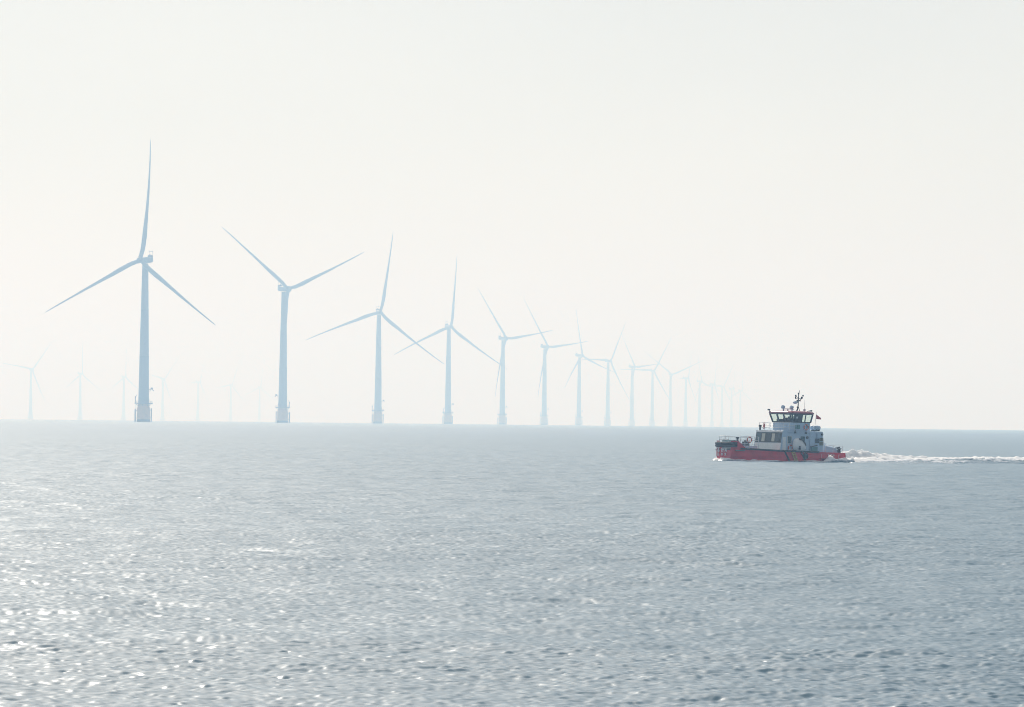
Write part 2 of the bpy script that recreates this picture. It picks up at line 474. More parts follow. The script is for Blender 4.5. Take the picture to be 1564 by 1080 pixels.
ROW = 'wind turbines of the long row receding to the right'
FAR = 'pale wind turbines of the distant second row'
row = [  # base x in the photograph, hub height in its pixels, yaw, rotor phase, label
    (219, 247, -35, 6, 'nearest and tallest white wind turbine at the left, one blade straight up'),
    (431.5, 205, 34, -51, 'second tallest wind turbine, Y-shaped rotor with a blade hanging down its tower'),
    (577, 171, 13, 11.5, 'third wind turbine of the big row, its lower right blade reaching the next turbine'),
    (684, 150, 25, 8, 'fourth wind turbine of the big row, hub midway between upright and crossing blades'),
    (767, 133, 44, -36, 'fifth wind turbine, one blade up left and one level blade pointing right'),
    (831, 121, 47, -34, 'sixth wind turbine, blade hanging almost along its tower, level blade pointing right'),
    (884, 108, 54, -9, 'seventh wind turbine from the tall end, narrow rotor with a near upright blade'),
    (928, 100, 48, 33, 'eighth wind turbine, blade up right crossing the blade of its right neighbour'),
    (965, 91.5, 56, -33, 'ninth wind turbine, blade up left crossing the blade of its left neighbour'),
    (996, 85.5, 30, 33, 'tenth wind turbine, level left blade and a blade slanting down right'),
    (1023.5, 80, 25, -51, 'eleventh wind turbine, small pale Y-shaped rotor'),
    (1047, 74.5, 70, 30, 'twelfth wind turbine, rotor seen nearly edge-on bent to the right'),
    (1068, 70, 62, -12, 'thirteenth wind turbine, pale with one blade leaning left of upright'),
    (1087.5, 66, 74, 30, 'fourteenth wind turbine, faint rotor seen almost edge-on'),
    (1102.5, 62.5, 40, 33, 'faint fifteenth wind turbine, third from the far end of the row'),
    (1117, 59.5, 76, 26, 'faint sixteenth wind turbine, next to last at the far end of the row'),
    (1130.5, 56.5, 45, 10, 'faintest wind turbine at the far right end of the row, left of the boat'),
]
for i, (px, hp, yaw, ph, lab) in enumerate(row):
    turbine(px, dist_for(hp), yaw, ph, lab, ROW, -8 if i % 2 == 0 else 172 if i == 1 else 10)
far = [
    (46.5, 77, 30, 41, 'pale distant wind turbine nearest the left edge of the sea'),
    (122, 71, 50, 5, 'pale distant wind turbine second from the left edge'),
    (188.5, 67, 50, 6, 'pale distant wind turbine just left of the tallest tower'),
    (248, 64.5, 40, 43, 'faint distant wind turbine just right of the tallest tower'),
    (302, 60.5, 60, 28, 'faint distant wind turbine midway between the two tallest towers'),
    (352, 56.5, 30, 22, 'faint distant wind turbine second left of the second tallest tower'),
    (396, 53.5, 35, 10, 'faintest distant wind turbine just left of the second tallest tower'),
]
for px, hp, yaw, ph, lab in far:
    turbine(px, dist_for(hp), yaw, ph, lab, FAR, 20)

# ------------------------------------------------------------------ the crew boat
TH = R_(33); PITCH_B = R_(1.4); BD = 582.0; BS = .917      # BS: overall size, the boat is 17 m long
az, _ = bearing(1188.5, 700)
BX, BY = BD * math.tan(az), BD
BM = Matrix.Translation((BX, BY, sea_z(BX, BY) + .10)) @ Matrix.Rotation(math.pi + TH, 4, 'Z') @ Matrix.Rotation(-PITCH_B, 4, 'Y') @ Matrix.Scale(BS, 4)
RED = paint('red_hull_paint', (.60, .004, .032), .42, .2, .8, streak=.15, streak_col=(.22, .02, .03))
NAVY = paint('black_rubber', (.015, .018, .025), .7, .25, 3)
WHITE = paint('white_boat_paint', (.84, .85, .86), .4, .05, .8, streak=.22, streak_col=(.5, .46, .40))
PALE = paint('shade_tinted_boat_paint', (.46, .60, .76), .45, .07, .8, streak=.3, streak_col=(.36, .36, .36))  # bluish shade on the white cabin is put into this colour
DECK = paint('green_deck_paint', (.08, .17, .17), .7, .2, 2)
TEAL = paint('teal_machinery_paint', (.10, .26, .28), .5, .15, 2)
PALETEAL = paint('pale_teal_paint', (.36, .56, .58), .5, .12, 2)
REDROOF = paint('maroon_roof_paint', (.28, .03, .07), .5, .15, 1.5)
FRAME = paint('dark_window_frame', (.018, .022, .03), .4, .1, 2)
YELLOW = paint('faded_yellow_paint', (.50, .40, .06), .6, .2, 3)
OLIVE = paint('olive_vent_paint', (.26, .27, .17), .6, .15, 3)
ORANGE = paint('orange_red_ring', (.62, .10, .05), .6, .1, 3)
FLAGRED = paint('red_flag_cloth', (.55, .015, .03), .8, .1, 3)
STAINLESS = paint('white_rail_paint', (.75, .77, .78), .35, .05, 2)
DARKGLASS = paint('dark_cabin_glass', (.010, .020, .030), .06, .05, 1)
TEALGLASS = paint('teal_cabin_glass', (.03, .09, .11), .08, .1, 1)
REFLGLASS = paint('painted_reflection_glass', (.62, .60, .52), .7, .1, 2)  # pale colour stands in for reflections and see-through light in the panes
GLASS = glass('wheelhouse_glass')
SKIN = paint('skin', (.45, .27, .19), .6, .05, 5)
CLOTH = paint('dark_navy_clothing', (.03, .04, .06), .9, .2, 6)
HAIR = paint('black_hair', (.01, .01, .01), .7, .1, 8)

boat = empty('crew_boat', BM)
tag(boat, 'red hulled crew boat with white cabin and dark wheelhouse windows, bow to the left', 'boat')

def halfbeam(x):
    if x > 4.5: return 3.2 - 1.35 * ((x - 4.5) / 4.8) ** 1.8
    if x < -5: return 3.2 - .12 * ((-x - 5) / 4.3)
    return 3.2
def sheer(x):
    z = 1.42 + (.12 * max(0, (x - 2) / 7) )
    if x > 7.4: z += 1.0 * min(1, (x - 7.4) / 1.1)
    return z
mb = MB(); secs = []
for x in [-9.3, -8.6, -7.6, -6.6, -5.8, -5.2, -4.6, -3, -1, 1, 3, 4.5, 5.5, 6.5, 7.2, 7.4, 7.7, 8.0, 8.3, 8.5, 8.9, 9.15, 9.3]:
    b = halfbeam(x); s = sheer(x); bb = b * (.92 if x < 6 else .92 - .18 * (x - 6) / 3.3)
    ins = 0
    if -8.9 < x < -5.0: ins = .75 * min(1, (-5.0 - x) / .7, (x + 8.9) / .5)
    if x > 9.2: b -= .12; bb -= .12
    zc = .55
    secs.append([(x, bb - .35 - ins, -1.2), (x, bb - ins, -.5), (x, (bb + b) / 2 - ins, .05), (x, b - .02 - ins * .9, zc - .08), (x, b, zc), (x, b, s),
                 (x, b - .12, s), (x, b - .13, 1.25), (x, -b + .13, 1.25), (x, -b + .12, s),
                 (x, -b, s), (x, -b, zc), (x, -b + .02 + ins * .9, zc - .08), (x, -(bb + b) / 2 + ins, .05), (x, -bb + ins, -.5), (x, -bb + .35 + ins, -1.2)])
mb.loft(secs, smooth=False)
hull = mb.build('hull', RED, boat)
mb = MB()                              # rubbing band along the sheer
for sy in (1, -1):
    mb.tube([(x, sy * (halfbeam(x) + .03), 1.40 + .12 * max(0, (x - 2) / 7)) for x in np.linspace(-4.6, 8.2, 20)], .13, 8)
mb.build('rubbing_strake', NAVY, boat)
mb = MB()                              # bow fender
pts = []
for k in range(15):
    a = math.pi * k / 14 - math.pi / 2
    pts.append((8.75 + .78 * math.cos(a) ** .5 if abs(math.cos(a)) > 1e-6 else 8.75, 2.02 * math.sin(a), 2.02))
pts = [(8.62, -2.1, 2.02)] + pts[1:-1] + [(8.62, 2.1, 2.02)]
for dz in (-.16, .16): mb.tube([(p[0], p[1], p[2] + dz) for p in pts], .21, 8)
mb.build('bow_fender', NAVY, boat)
mb = MB()                              # side fender strakes, slanted
for x0 in (.9, -1.9):
    mb.tube([(x0 + .35, 3.24, 1.25), (x0 - .55, 3.2, -.05)], .13, 6)
mb.build('slanted_fender', NAVY, boat)
mb = MB()
for dx in (0, .45): mb.tube([(-.35 + dx, 3.28, 1.3), (-1.15 + dx, 3.24, -.35)], .075, 6)
for t in np.linspace(.05, .95, 7): mb.tube([(-.35 - .8 * t, 3.28 - .04 * t, 1.3 - 1.65 * t), (.1 - .8 * t, 3.28 - .04 * t, 1.3 - 1.65 * t)], .05, 5)
mb.build('yellow_ladder', YELLOW, boat)
mb = MB(); mb.box((-9.38, 2.75, .95), (.25, .35, .5)); mb.box((-9.42, 2.75, .35), (.3, .35, .4)); mb.box((-9.38, -2.75, .95), (.25, .35, .5)); mb.box((-9.4, 0, .95), (.22, 4.6, .3))
mb.build('stern_fender', NAVY, boat, bevel=.05)

# white characters on the bow and draught marks on the sides
def glyph(mb, ox, oz, sz, strokes, place):
    for a, b, c, d in strokes:
        p0 = place(ox + a * sz, oz + b * sz); p1 = place(ox + c * sz, oz + d * sz)
        mb.tube([p0, p1], sz * .105, 4, smooth=False)
G1 = [(0, 1, 1, 1), (.5, 1, .5, 0), (.1, .65, .9, .65), (0, .3, 1, .3), (.15, 0, .85, 0)]
G2 = [(0, .9, .35, .9), (.18, 1, .18, 0), (0, .5, .35, .5), (.5, .95, 1, .95), (.55, .95, .55, .4), (1, .95, 1, .4), (.55, .4, 1, .4), (.6, .1, .95, .1)]
G3 = [(0, .8, 1, .8), (.5, 1, .1, 0), (.5, .7, 1, 0), (.2, .45, .8, .45), (.3, .2, .7, .2)]
mb = MB()
front = lambda yy, zz: (9.34, yy, zz)
for i, g in enumerate((G1, G2, G3)):
    glyph(mb, -1.45 + i * .86, 1.02, .52, g, front)
    glyph(mb, -1.45 + i * .86, .48, .36, g, front)
side = lambda xx, zz: (-xx, halfbeam(-xx) + .03, zz)
for i, g in enumerate((G3, G1, G2)): glyph(mb, 6.15 + i * .42, .85, .3, g, side)
for xx in (5.0, 8.0):
    for k in range(3): glyph(mb, xx, .62 + k * .18, .12, [(0, 0, 1, 0), (.5, 0, .5, 1), (0, 1, 1, 1)], side)
mb.build('hull_lettering', paint('white_lettering', (.86, .84, .85), .6, .1, 4), boat)

mb = MB(); mb.bbox(-9.1, 8.9, -2.6, 2.6, 1.2, 1.3); mb.build('deck', DECK, boat)
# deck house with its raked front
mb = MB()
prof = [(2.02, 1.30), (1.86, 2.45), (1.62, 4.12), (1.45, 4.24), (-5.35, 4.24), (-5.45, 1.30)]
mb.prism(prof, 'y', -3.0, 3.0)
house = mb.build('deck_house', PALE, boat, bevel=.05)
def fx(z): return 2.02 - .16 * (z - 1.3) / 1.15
mb = MB()                              # raked front plating, whiter than the shade-tinted house sides
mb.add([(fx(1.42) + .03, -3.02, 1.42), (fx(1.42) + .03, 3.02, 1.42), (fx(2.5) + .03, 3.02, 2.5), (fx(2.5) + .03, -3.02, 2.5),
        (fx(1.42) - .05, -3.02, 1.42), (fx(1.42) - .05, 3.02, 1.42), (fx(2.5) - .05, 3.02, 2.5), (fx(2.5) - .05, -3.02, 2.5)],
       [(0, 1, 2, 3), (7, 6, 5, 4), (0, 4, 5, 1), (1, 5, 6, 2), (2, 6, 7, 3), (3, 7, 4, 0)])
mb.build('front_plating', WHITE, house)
def fpt(y, z, off): return (fx(z) + off, y, z)
def slab(mb, y0, y1, z0, z1, o0, o1):
    vs = [fpt(y0, z0, o1), fpt(y1, z0, o1), fpt(y1, z1, o1), fpt(y0, z1, o1), fpt(y0, z0, o0), fpt(y1, z0, o0), fpt(y1, z1, o0), fpt(y0, z1, o0)]
    mb.add(vs, [(0, 1, 2, 3), (7, 6, 5, 4), (0, 4, 5, 1), (1, 5, 6, 2), (2, 6, 7, 3), (3, 7, 4, 0)])
mb = MB(); slab(mb, -2.98, 2.98, 2.53, 3.92, -.02, .04); wf = mb.build('front_window', FRAME, house)
for y0, y1, mat in ((-2.65, -1.85, TEALGLASS), (-1.55, -.8, REFLGLASS), (-.5, .55, DARKGLASS), (.8, 1.5, REFLGLASS), (1.75, 2.7, DARKGLASS)):
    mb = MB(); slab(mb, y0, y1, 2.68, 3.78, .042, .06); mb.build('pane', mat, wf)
mb = MB(); slab(mb, -3.03, 3.03, 3.95, 4.2, -.1, .09); mb.build('brow', WHITE, house)

def side_panel(name, x0, x1, z0, z1, mat, depth=.05, parent=None, y=3.0, frame=None):
    mb = MB(); mb.bbox(x0, x1, y - .03, y + depth, z0, z1)
    o = mb.build(name, mat, parent or house, bevel=.015)
    if frame:
        fb = MB(); fb.tube([(x0, y + depth, z0), (x1, y + depth, z0), (x1, y + depth, z1), (x0, y + depth, z1)], .04, 4, closed=True, smooth=False)
        fb.build('frame', frame, o)
    return o
side_panel('window', .05, .75, 2.45, 3.45, TEALGLASS, frame=WHITE)
side_panel('window', -2.25, -1.45, 2.45, 3.5, TEALGLASS, frame=PALE)
side_panel('door', 1.0, 1.55, 1.45, 3.3, WHITE, .04)
side_panel('vent', -4.65, -4.0, 2.65, 3.25, DARKGLASS, .12)
for z0 in (2.92, 2.35):
    o = side_panel('louvre', -5.38, -4.78, z0, z0 + .48, OLIVE, .08)
    mb = MB()
    for k in range(4): mb.bbox(-5.33, -4.83, 3.08, 3.12, z0 + .06 + k * .11, z0 + .1 + k * .11)
    mb.build('slat', FRAME, o)
mb = MB(); mb.lathe([(.2, 0), (.2, .08)], c=(-2.65, 2.99, 3.35), n=16, rot=Matrix.Rotation(R_(-90), 3, 'X')); mb.build('porthole', FRAME, house)
for x, z in ((-.5, 4.0), (-2.35, 3.95), (-5.15, 3.85)):
    mb = MB(); mb.box((x, 3.08, z), (.28, .22, .24)); mb.tube([(x, 3.1, z + .1), (x, 3.1, z + .3)], .05, 6); mb.build('wall_lamp', FRAME, house, bevel=.03)
mb = MB(); mb.bbox(-4.9, -4.35, 3.0, 3.15, 3.4, 3.95); mb.build('cable_box', PALE, house, bevel=.03)
mb = MB()
mb.tube([(-4.25, 3.08, 3.25), (-4.25, 3.08, 4.05)], .07, 6); mb.tube([(-3.1, 3.06, 1.5), (-3.1, 3.06, 4.1)], .05, 6); mb.tube([(.9, 3.06, 4.0), (-3.1, 3.06, 4.0)], .035, 6)
mb.build('pipework', PALE, house)
mb = MB(); mb.bbox(-4.4, -3.3, 3.0, 3.18, 1.42, 2.1); lk = mb.build('locker', TEAL, house, bevel=.03)
mb = MB(); mb.box((-3.75, 3.12, 2.22), (1.1, .3, .09), Matrix.Rotation(R_(14), 3, 'Y')); mb.build('locker_lid', FRAME, lk)
mb = MB(); mb.tube([(-2.1, 3.25, 1.2), (-2.1, 3.25, 2.25)], .07, 8); mb.build('white_post', STAINLESS, boat)

# upper deck rail
mb = MB()
for z in (4.6, 4.95, 5.3):
    mb.tube([(-.6, 2.85, z), (1.3, 2.85, z), (1.3, -2.85, z), (-.6, -2.85, z)], .028, 5)
for y in np.linspace(-2.85, 2.85, 6): mb.tube([(1.3, y, 4.2), (1.3, y, 5.3)], .03, 5)
for y in (-2.85, 2.85):
    for x in (-.6, .35): mb.tube([(x, y, 4.2), (x, y, 5.3)], .03, 5)
mb.build('upper_rail', STAINLESS, boat)
# fore deck rail and gear
mb = MB()
for sy in (1, -1):
    for z in (2.1, 2.6, 3.1):
        mb.tube([(x, sy * (halfbeam(x) - .12), z + .1 * (x - 2) / 6) for x in np.linspace(5.6 if sy > 0 else 2.3, 8.2, 9)], .032, 5)
    for x in np.linspace(5.6 if sy > 0 else 2.3, 8.2, 5 if sy > 0 else 7): mb.tube([(x, sy * (halfbeam(x) - .12), 1.3), (x, sy * (halfbeam(x) - .12), 3.1 + .1 * (x - 2) / 6)], .036, 5)
for z in (2.7, 3.2): mb.tube([(8.95, y, z) for y in (-1.6, 0, .6)], .03, 5)
for y in (-1.6, -.5, .6): mb.tube([(8.95, y, 2.2), (8.95, y, 3.2)], .035, 5)
mb.build('foredeck_rail', STAINLESS, boat)
mb = MB(); mb.bbox(8.1, 8.8, -1.2, 1.2, 1.3, 2.66); mb.build('bow_step', PALETEAL, boat, bevel=.05)
mb = MB(); mb.bbox(5.2, 7.2, -2.2, 2.2, 1.3, 1.95); mb.bbox(5.4, 6.2, -1.8, .2, 1.95, 2.3); mb.build('hatch_coaming', PALE, boat, bevel=.04)
mb = MB(); mb.tube([(5.0, -1.0, 1.95), (5.0, -1.0, 2.75)], .16, 8); mb.tube([(5.0, -1.6, 2.45), (5.0, -.4, 2.45)], .1, 8); mb.bbox(6.2, 6.8, .8, 1.6, 1.95, 2.5); mb.build('deck_winch', NAVY, boat)
mb = MB(); mb.lathe([(.14, 0), (.14, .35), (.24, .4), (.24, .55), (.1, .6)], c=(8.3, 1.75, 2.5), n=12); mb.build('bollard', NAVY, boat)
mb = MB(); mb.bbox(8.1, 8.5, 1.55, 1.95, 2.1, 2.5); mb.build('bollard_base', REDROOF, boat)

# wheelhouse: pale base, raked dark frame with panes, roof
wx0, wx1, ww = -.45, -3.8, 2.1
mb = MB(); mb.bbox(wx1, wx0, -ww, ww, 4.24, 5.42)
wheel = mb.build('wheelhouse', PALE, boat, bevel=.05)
zb, zt = 5.42, 6.62
fl = .38
def wp(face, t, v):                     # t along the face, v up
    x0, x1, w = wx0 + fl * v, wx1 - fl * .45 * v, ww + fl * .75 * v
    z = zb + (zt - zb) * v
    if face == 'front': return Vector((x0, -w + 2 * w * t, z))
    if face == 'aft': return Vector((x1, -w + 2 * w * t, z))
    if face == 'port': return Vector((x0 + (x1 - x0) * t, w, z))
    return Vector((x0 + (x1 - x0) * t, -w, z))
mb = MB()
layout = {'front': [0, .36, .66, 1], 'aft': [0, .5, 1], 'port': [0, .2, .52, .70, 1], 'starboard': [0, .3, .62, 1]}
for f, ts in layout.items():
    for v in (.03, .97): mb.tube([wp(f, 0, v), wp(f, 1, v)], .10, 4, smooth=False)
    for t in ts: mb.tube([wp(f, t, 0), wp(f, t, 1)], .085 if 0 < t < 1 else .12, 4, smooth=False)
wfr = mb.build('window_frame', FRAME, wheel)
def quad_slab(mb, a, b, c, d, th=.02):
    n = (b - a).cross(d - a).normalized() * th
    vs = [a, b, c, d, a + n, b + n, c + n, d + n]
    mb.add(vs, [(3, 2, 1, 0), (4, 5, 6, 7), (0, 1, 5, 4), (1, 2, 6, 5), (2, 3, 7, 6), (3, 0, 4, 7)])
for f, ts in layout.items():
    for i in range(len(ts) - 1):
        mb = MB(); quad_slab(mb, wp(f, ts[i] + .01, .05), wp(f, ts[i + 1] - .01, .05), wp(f, ts[i + 1] - .01, .95), wp(f, ts[i] + .01, .95))
        if f == 'port' and i == 1:
            dr = mb.build('wheelhouse_door', FRAME, wheel)
            c = wp('port', .3, .55)
            m2 = MB(); m2.lathe([(.16, 0), (.16, .05)], c=(c.x, c.y, c.z), n=14, rot=Matrix.Rotation(R_(-90), 3, 'X')); m2.build('porthole', WHITE, dr)
        else: mb.build('pane', GLASS, wheel)
mb = MB()
ring = [(.25, -2.2), (.38, -1.2), (.38, 1.2), (.25, 2.2), (-.1, 2.62), (-4.0, 2.62), (-4.25, 2.3), (-4.25, -2.3), (-4.0, -2.62), (-.1, -2.62)]
secs = []
for s, z in ((.97, 6.62), (1.0, 6.68), (1.0, 6.78), (.93, 6.90), (.6, 7.0)):
    secs.append([(-1.95 + (x + 1.95) * s, y * s, z) for x, y in ring])
mb.loft(secs, smooth=False); mb.build('roof', REDROOF, wheel)
mb = MB(); mb.bbox(-1.35, -.75, -1.7, 1.7, 5.40, 5.85); mb.bbox(-1.3, -.9, -.4, .9, 5.85, 6.05); mb.build('console', NAVY, wheel, bevel=.04)
for y in (-1.0, .9):
    mb = MB(); mb.bbox(-2.4, -1.9, y - .28, y + .28, 5.3, 5.55); mb.bbox(-2.5, -2.36, y - .28, y + .28, 5.5, 6.25); mb.build('helm_seat', NAVY, wheel, bevel=.05)
for x, w, z in ((-1.3, .3, 4.75), (-1.75, .42, 4.8), (-3.3, .3, 4.9), (.0, 0, 0)):
    if w: mb = MB(); mb.bbox(x - w / 2, x + w / 2, 2.07, 2.25, z - .28, z + .28); mb.build('wall_box', TEAL, wheel, bevel=.03)
mb = MB(); mb.bbox(-.46, -.38, -1.5, 1.2, 4.5, 5.1); mb.build('front_locker', PALE, wheel, bevel=.03)

# roof gear
def add(name, mat, fn, bevel=0):
    mb = MB(); fn(mb); return mb.build(name, mat, boat, bevel=bevel)
def searchlight(x, y):
    def fn(mb):
        mb.tube([(x, y, 6.9), (x, y, 7.3)], .09, 8)
        mb.lathe([(.05, -.22), (.22, -.12), (.25, .25), (.2, .28)], c=(x, y, 7.5), n=14, rot=Matrix.Rotation(R_(80), 3, 'Y'))
        mb.bbox(x - .12, x + .12, y - .3, y + .3, 7.18, 7.26)
    return fn
add('searchlight', PALE, searchlight(-.4, .35)); add('searchlight', PALE, searchlight(-1.9, .3))
add('radar_scanner', WHITE, lambda mb: (mb.tube([(-1.25, 0.2, 6.95), (-1.25, 0.2, 7.2)], .1, 8), mb.bbox(-1.35, -1.15, -.4, .8, 7.2, 7.32)))
def mastfn(mb):
    mb.tube([(-2.9, 0, 6.9), (-3.15, 0, 7.5), (-3.2, 0, 9.3), (-3.35, 0, 9.95)], [.11, .085, .06, .03], 8)
    mb.tube([(-3.5, 0, 6.95), (-3.17, 0, 7.7)], .05, 6)
    mb.tube([(-3.2, -.75, 8.75), (-3.2, .75, 8.75)], .04, 6)
    mb.tube([(-3.2, 0, 8.45), (-3.85, 0, 8.8), (-3.95, 0, 9.15)], .04, 6)
    mb.tube([(-2.75, 0, 9.05), (-3.2, 0, 8.85)], .035, 6)
    mb.tube([(-2.65, 0, 8.2), (-3.2, 0, 8.2)], .05, 6)
mast = add('mast', FRAME, mastfn)
for x, y, z, r in ((-3.2, .7, 8.9, .11), (-3.2, -.7, 8.9, .1), (-2.7, 0, 9.15, .11), (-3.95, 0, 9.2, .1), (-3.1, .1, 9.45, .11), (-3.0, 0, 8.45, .12), (-3.45, 0, 8.5, .1), (-3.05, 0, 7.55, .1)):
    mb = MB(); mb.lathe([(r * .5, -r * 1.3), (r, -r * .8), (r, r * .8), (r * .4, r * 1.3)], c=(x, y, z), n=10); mb.build('navigation_light', FRAME, mast)
mb = MB(); mb.lathe([(.05, -.2), (.27, -.14), (.3, .1), (.12, .2)], c=(-2.62, 0, 8.2), n=14); mb.build('satellite_dome', PALE, mast)
add('roof_horn', FRAME, lambda mb: (mb.tube([(-3.7, 1.6, 7.05), (-4.2, 1.9, 7.1)], [.06, .13], 8), mb.tube([(-3.5, 1.5, 6.85), (-3.7, 1.6, 7.05)], .06, 6)))
add('roof_antenna', STAINLESS, lambda mb: (mb.tube([(-3.6, .9, 6.9), (-3.6, .9, 8.6)], .02, 5), mb.lathe([(.05, 0), (.17, .1), (.17, .3), (.05, .42)], c=(-3.6, .9, 7.0), n=12)))
add('roof_lamp', FRAME, lambda mb: (mb.tube([(.1, -2.2, 6.75), (.15, -2.25, 7.05)], .06, 6), mb.box((.2, -2.25, 7.1), (.25, .3, .2))))
add('deck_lamp', FRAME, lambda mb: (mb.tube([(1.35, -2.6, 4.2), (1.35, -2.6, 4.7)], .14, 8), mb.box((1.35, -2.6, 4.82), (.3, .3, .25))))
add('flag_staff', STAINLESS, lambda mb: (mb.tube([(-4.9, 1.6, 4.2), (-5.15, 1.6, 6.9)], .03, 6),))

# stern gear
add('stern_tarpaulin', PALE, lambda mb: mb.loft([[(-6.1 - .15 * t, 2.3, 1.3), (-6.3, 2.2, 2.3 + t), (-6.6, 1.2, 2.9), (-6.4, -1.5, 2.6), (-6.2, -2.0, 1.3)] if t == 0 else
    [(-8.7, 2.3, 1.3), (-8.5, 2.1, 2.0), (-7.6, 1.0, 2.55), (-8.3, -1.5, 2.2), (-8.7, -2.0, 1.3)] for t in (0, 1)], smooth=False), .08)
add('stern_capstan', NAVY, lambda mb: (mb.lathe([(.35, 0), (.25, .15), (.2, .55), (.35, .65), (.35, .75)], c=(-8.75, 2.3, 1.3), n=14), mb.tube([(-9.0, 1.2, 1.3), (-9.0, 1.2, 2.1), (-9.15, 1.9, 2.2)], .1, 8), mb.box((-8.5, 1.7, 1.55), (.5, .5, .5))))
add('stern_rail', STAINLESS, lambda mb: (mb.tube([(-6.0, 2.85, 2.4), (-8.9, 2.85, 2.35)], .025, 5), mb.tube([(-9.15, -2.7, 2.3), (-9.15, .5, 2.3)], .025, 5), [mb.tube([(x, 2.85, 1.3), (x, 2.85, 2.4)], .03, 5) for x in (-6.0, -7.4, -8.9)]))
add('towing_post', WHITE, lambda mb: mb.tube([(-5.6, 2.75, 1.3), (-5.7, 2.75, 3.3)], .06, 6))

# things carried aboard
def carried(name, mb, mat, p, label, cat, group=None, bevel=0, rot=None):
    M = BM @ Matrix.Translation(p)
    if rot is not None: M = M @ rot
    o = mb.build(name, mat, None, bevel=bevel); o.matrix_world = M
    return tag(o, label, cat, group)
def ring_mb(R=.36, r=.085):
    mb = MB(); mb.tube([(R * math.cos(2 * math.pi * k / 24), 0, R * math.sin(2 * math.pi * k / 24)) for k in range(24)], r, 8, closed=True); return mb
def lifebuoy(p, rz, label):
    o = carried('lifebuoy', ring_mb(), ORANGE, p, label, 'lifebuoy', 'lifebuoys hung on the crew boat', rot=Matrix.Rotation(R_(rz), 4, 'Z'))
    for k in range(4):
        a = 2 * math.pi * (k + .5) / 4
        mb = MB(); mb.tube([(.36 * math.cos(a + d), 0, .36 * math.sin(a + d)) for d in (-.17, 0, .17)], .092, 8)
        mb.build('white_band', WHITE, o)
lifebuoy((1.36, -1.7, 4.82), 62, 'round lifebuoy on the upper rail ahead of the wheelhouse')
lifebuoy((.25, 3.14, 1.85), 0, 'red and white lifebuoy on the cabin side beside the white covered tender')
lifebuoy((7.0, halfbeam(7.0) - .02, 2.75), 0, 'lifebuoy on the foredeck rail between bow and cabin front')
lifebuoy((-3.0, 2.24, 4.78), 0, 'lifebuoy on the pale side of the wheelhouse base')

mb = MB(); secs = []                    # covered tender stowed against the house side
for x, w, z0, z1 in ((1.0, .06, .5, 1.0), (.9, .28, .25, 1.55), (.6, .42, .1, 1.78), (.1, .46, .02, 1.84), (-.4, .44, .03, 1.62), (-.8, .38, .1, 1.2), (-1.05, .25, .25, .8), (-1.12, .05, .4, .6)):
    sec = []
    for k in range(14):
        a = 2 * math.pi * k / 14
        sec.append((x, w * math.cos(a), (z0 + z1) / 2 + (z1 - z0) / 2 * math.sin(a)))
    secs.append(sec)
mb.loft(secs)
tender = carried('covered_tender', mb, WHITE, (-.95, 3.42, 1.4), 'small white covered tender stowed against the cabin side', 'tender')
mb = MB(); mb.tube([(.2, .3, 1.72), (-.35, .36, 1.6), (-.75, .36, 1.2), (-1.0, .28, .85)], .09, 6); mb.build('rubber_edge', NAVY, tender)
mb = MB(); mb.bbox(.0, .32, .38, .5, .15, .75); mb.build('fender_pad', NAVY, tender, bevel=.05)

def canister(p, label):
    mb = MB(); mb.lathe([(.1, -.5), (.3, -.44), (.33, -.1), (.35, -.02), (.35, .02), (.33, .1), (.3, .44), (.1, .5)], n=18, rot=Matrix.Rotation(R_(90), 3, 'Y'))
    o = carried('liferaft_canister', mb, PALE, p, label, 'liferaft', 'liferaft canisters behind the wheelhouse')
    mb = MB()
    for x in (-.25, .25): mb.bbox(x - .05, x + .05, -.3, .3, -.46, -.2)
    mb.build('cradle', FRAME, o)
canister((-4.75, 2.35, 4.75), 'pale liferaft canister nearest the wheelhouse on the upper deck edge')
canister((-4.95, 1.35, 4.75), 'pale liferaft canister farther inboard on the upper deck')

mb = MB()
mb.lathe([(.22, -.09), (.36, -.12), (.42, -.06), (.42, .06), (.36, .12), (.22, .09)], n=20, rot=Matrix.Rotation(R_(-90), 3, 'X'))
ty = carried('tyre_fender', mb, NAVY, (-2.25, 3.32, .8), 'black tyre fender hanging on the red hull below the cabin', 'tyre fender')
mb = MB(); mb.tube([(0, -.02, .4), (0, -.1, .75)], .025, 5); mb.build('rope', NAVY, ty)

mb = MB(); secs = []                    # limp flag
for i in range(9):
    t = i / 8
    secs.append([(-.72 * t, .06 * math.sin(t * 6), -.55 * t * .8), (-.72 * t + .01, .02 + .06 * math.sin(t * 6), -.55 * t * .8), (-.72 * t + .01, .02 + .05 * math.sin(t * 6 + .6), -.62 - .05 * t), (-.72 * t, .05 * math.sin(t * 6 + .6), -.62 - .05 * t)])
mb.loft(secs)
carried('flag', mb, FLAGRED, (-5.12, 1.63, 6.62), 'small red flag flying behind the wheelhouse roof', 'flag', rot=Matrix.Rotation(R_(-15), 4, 'Z'))

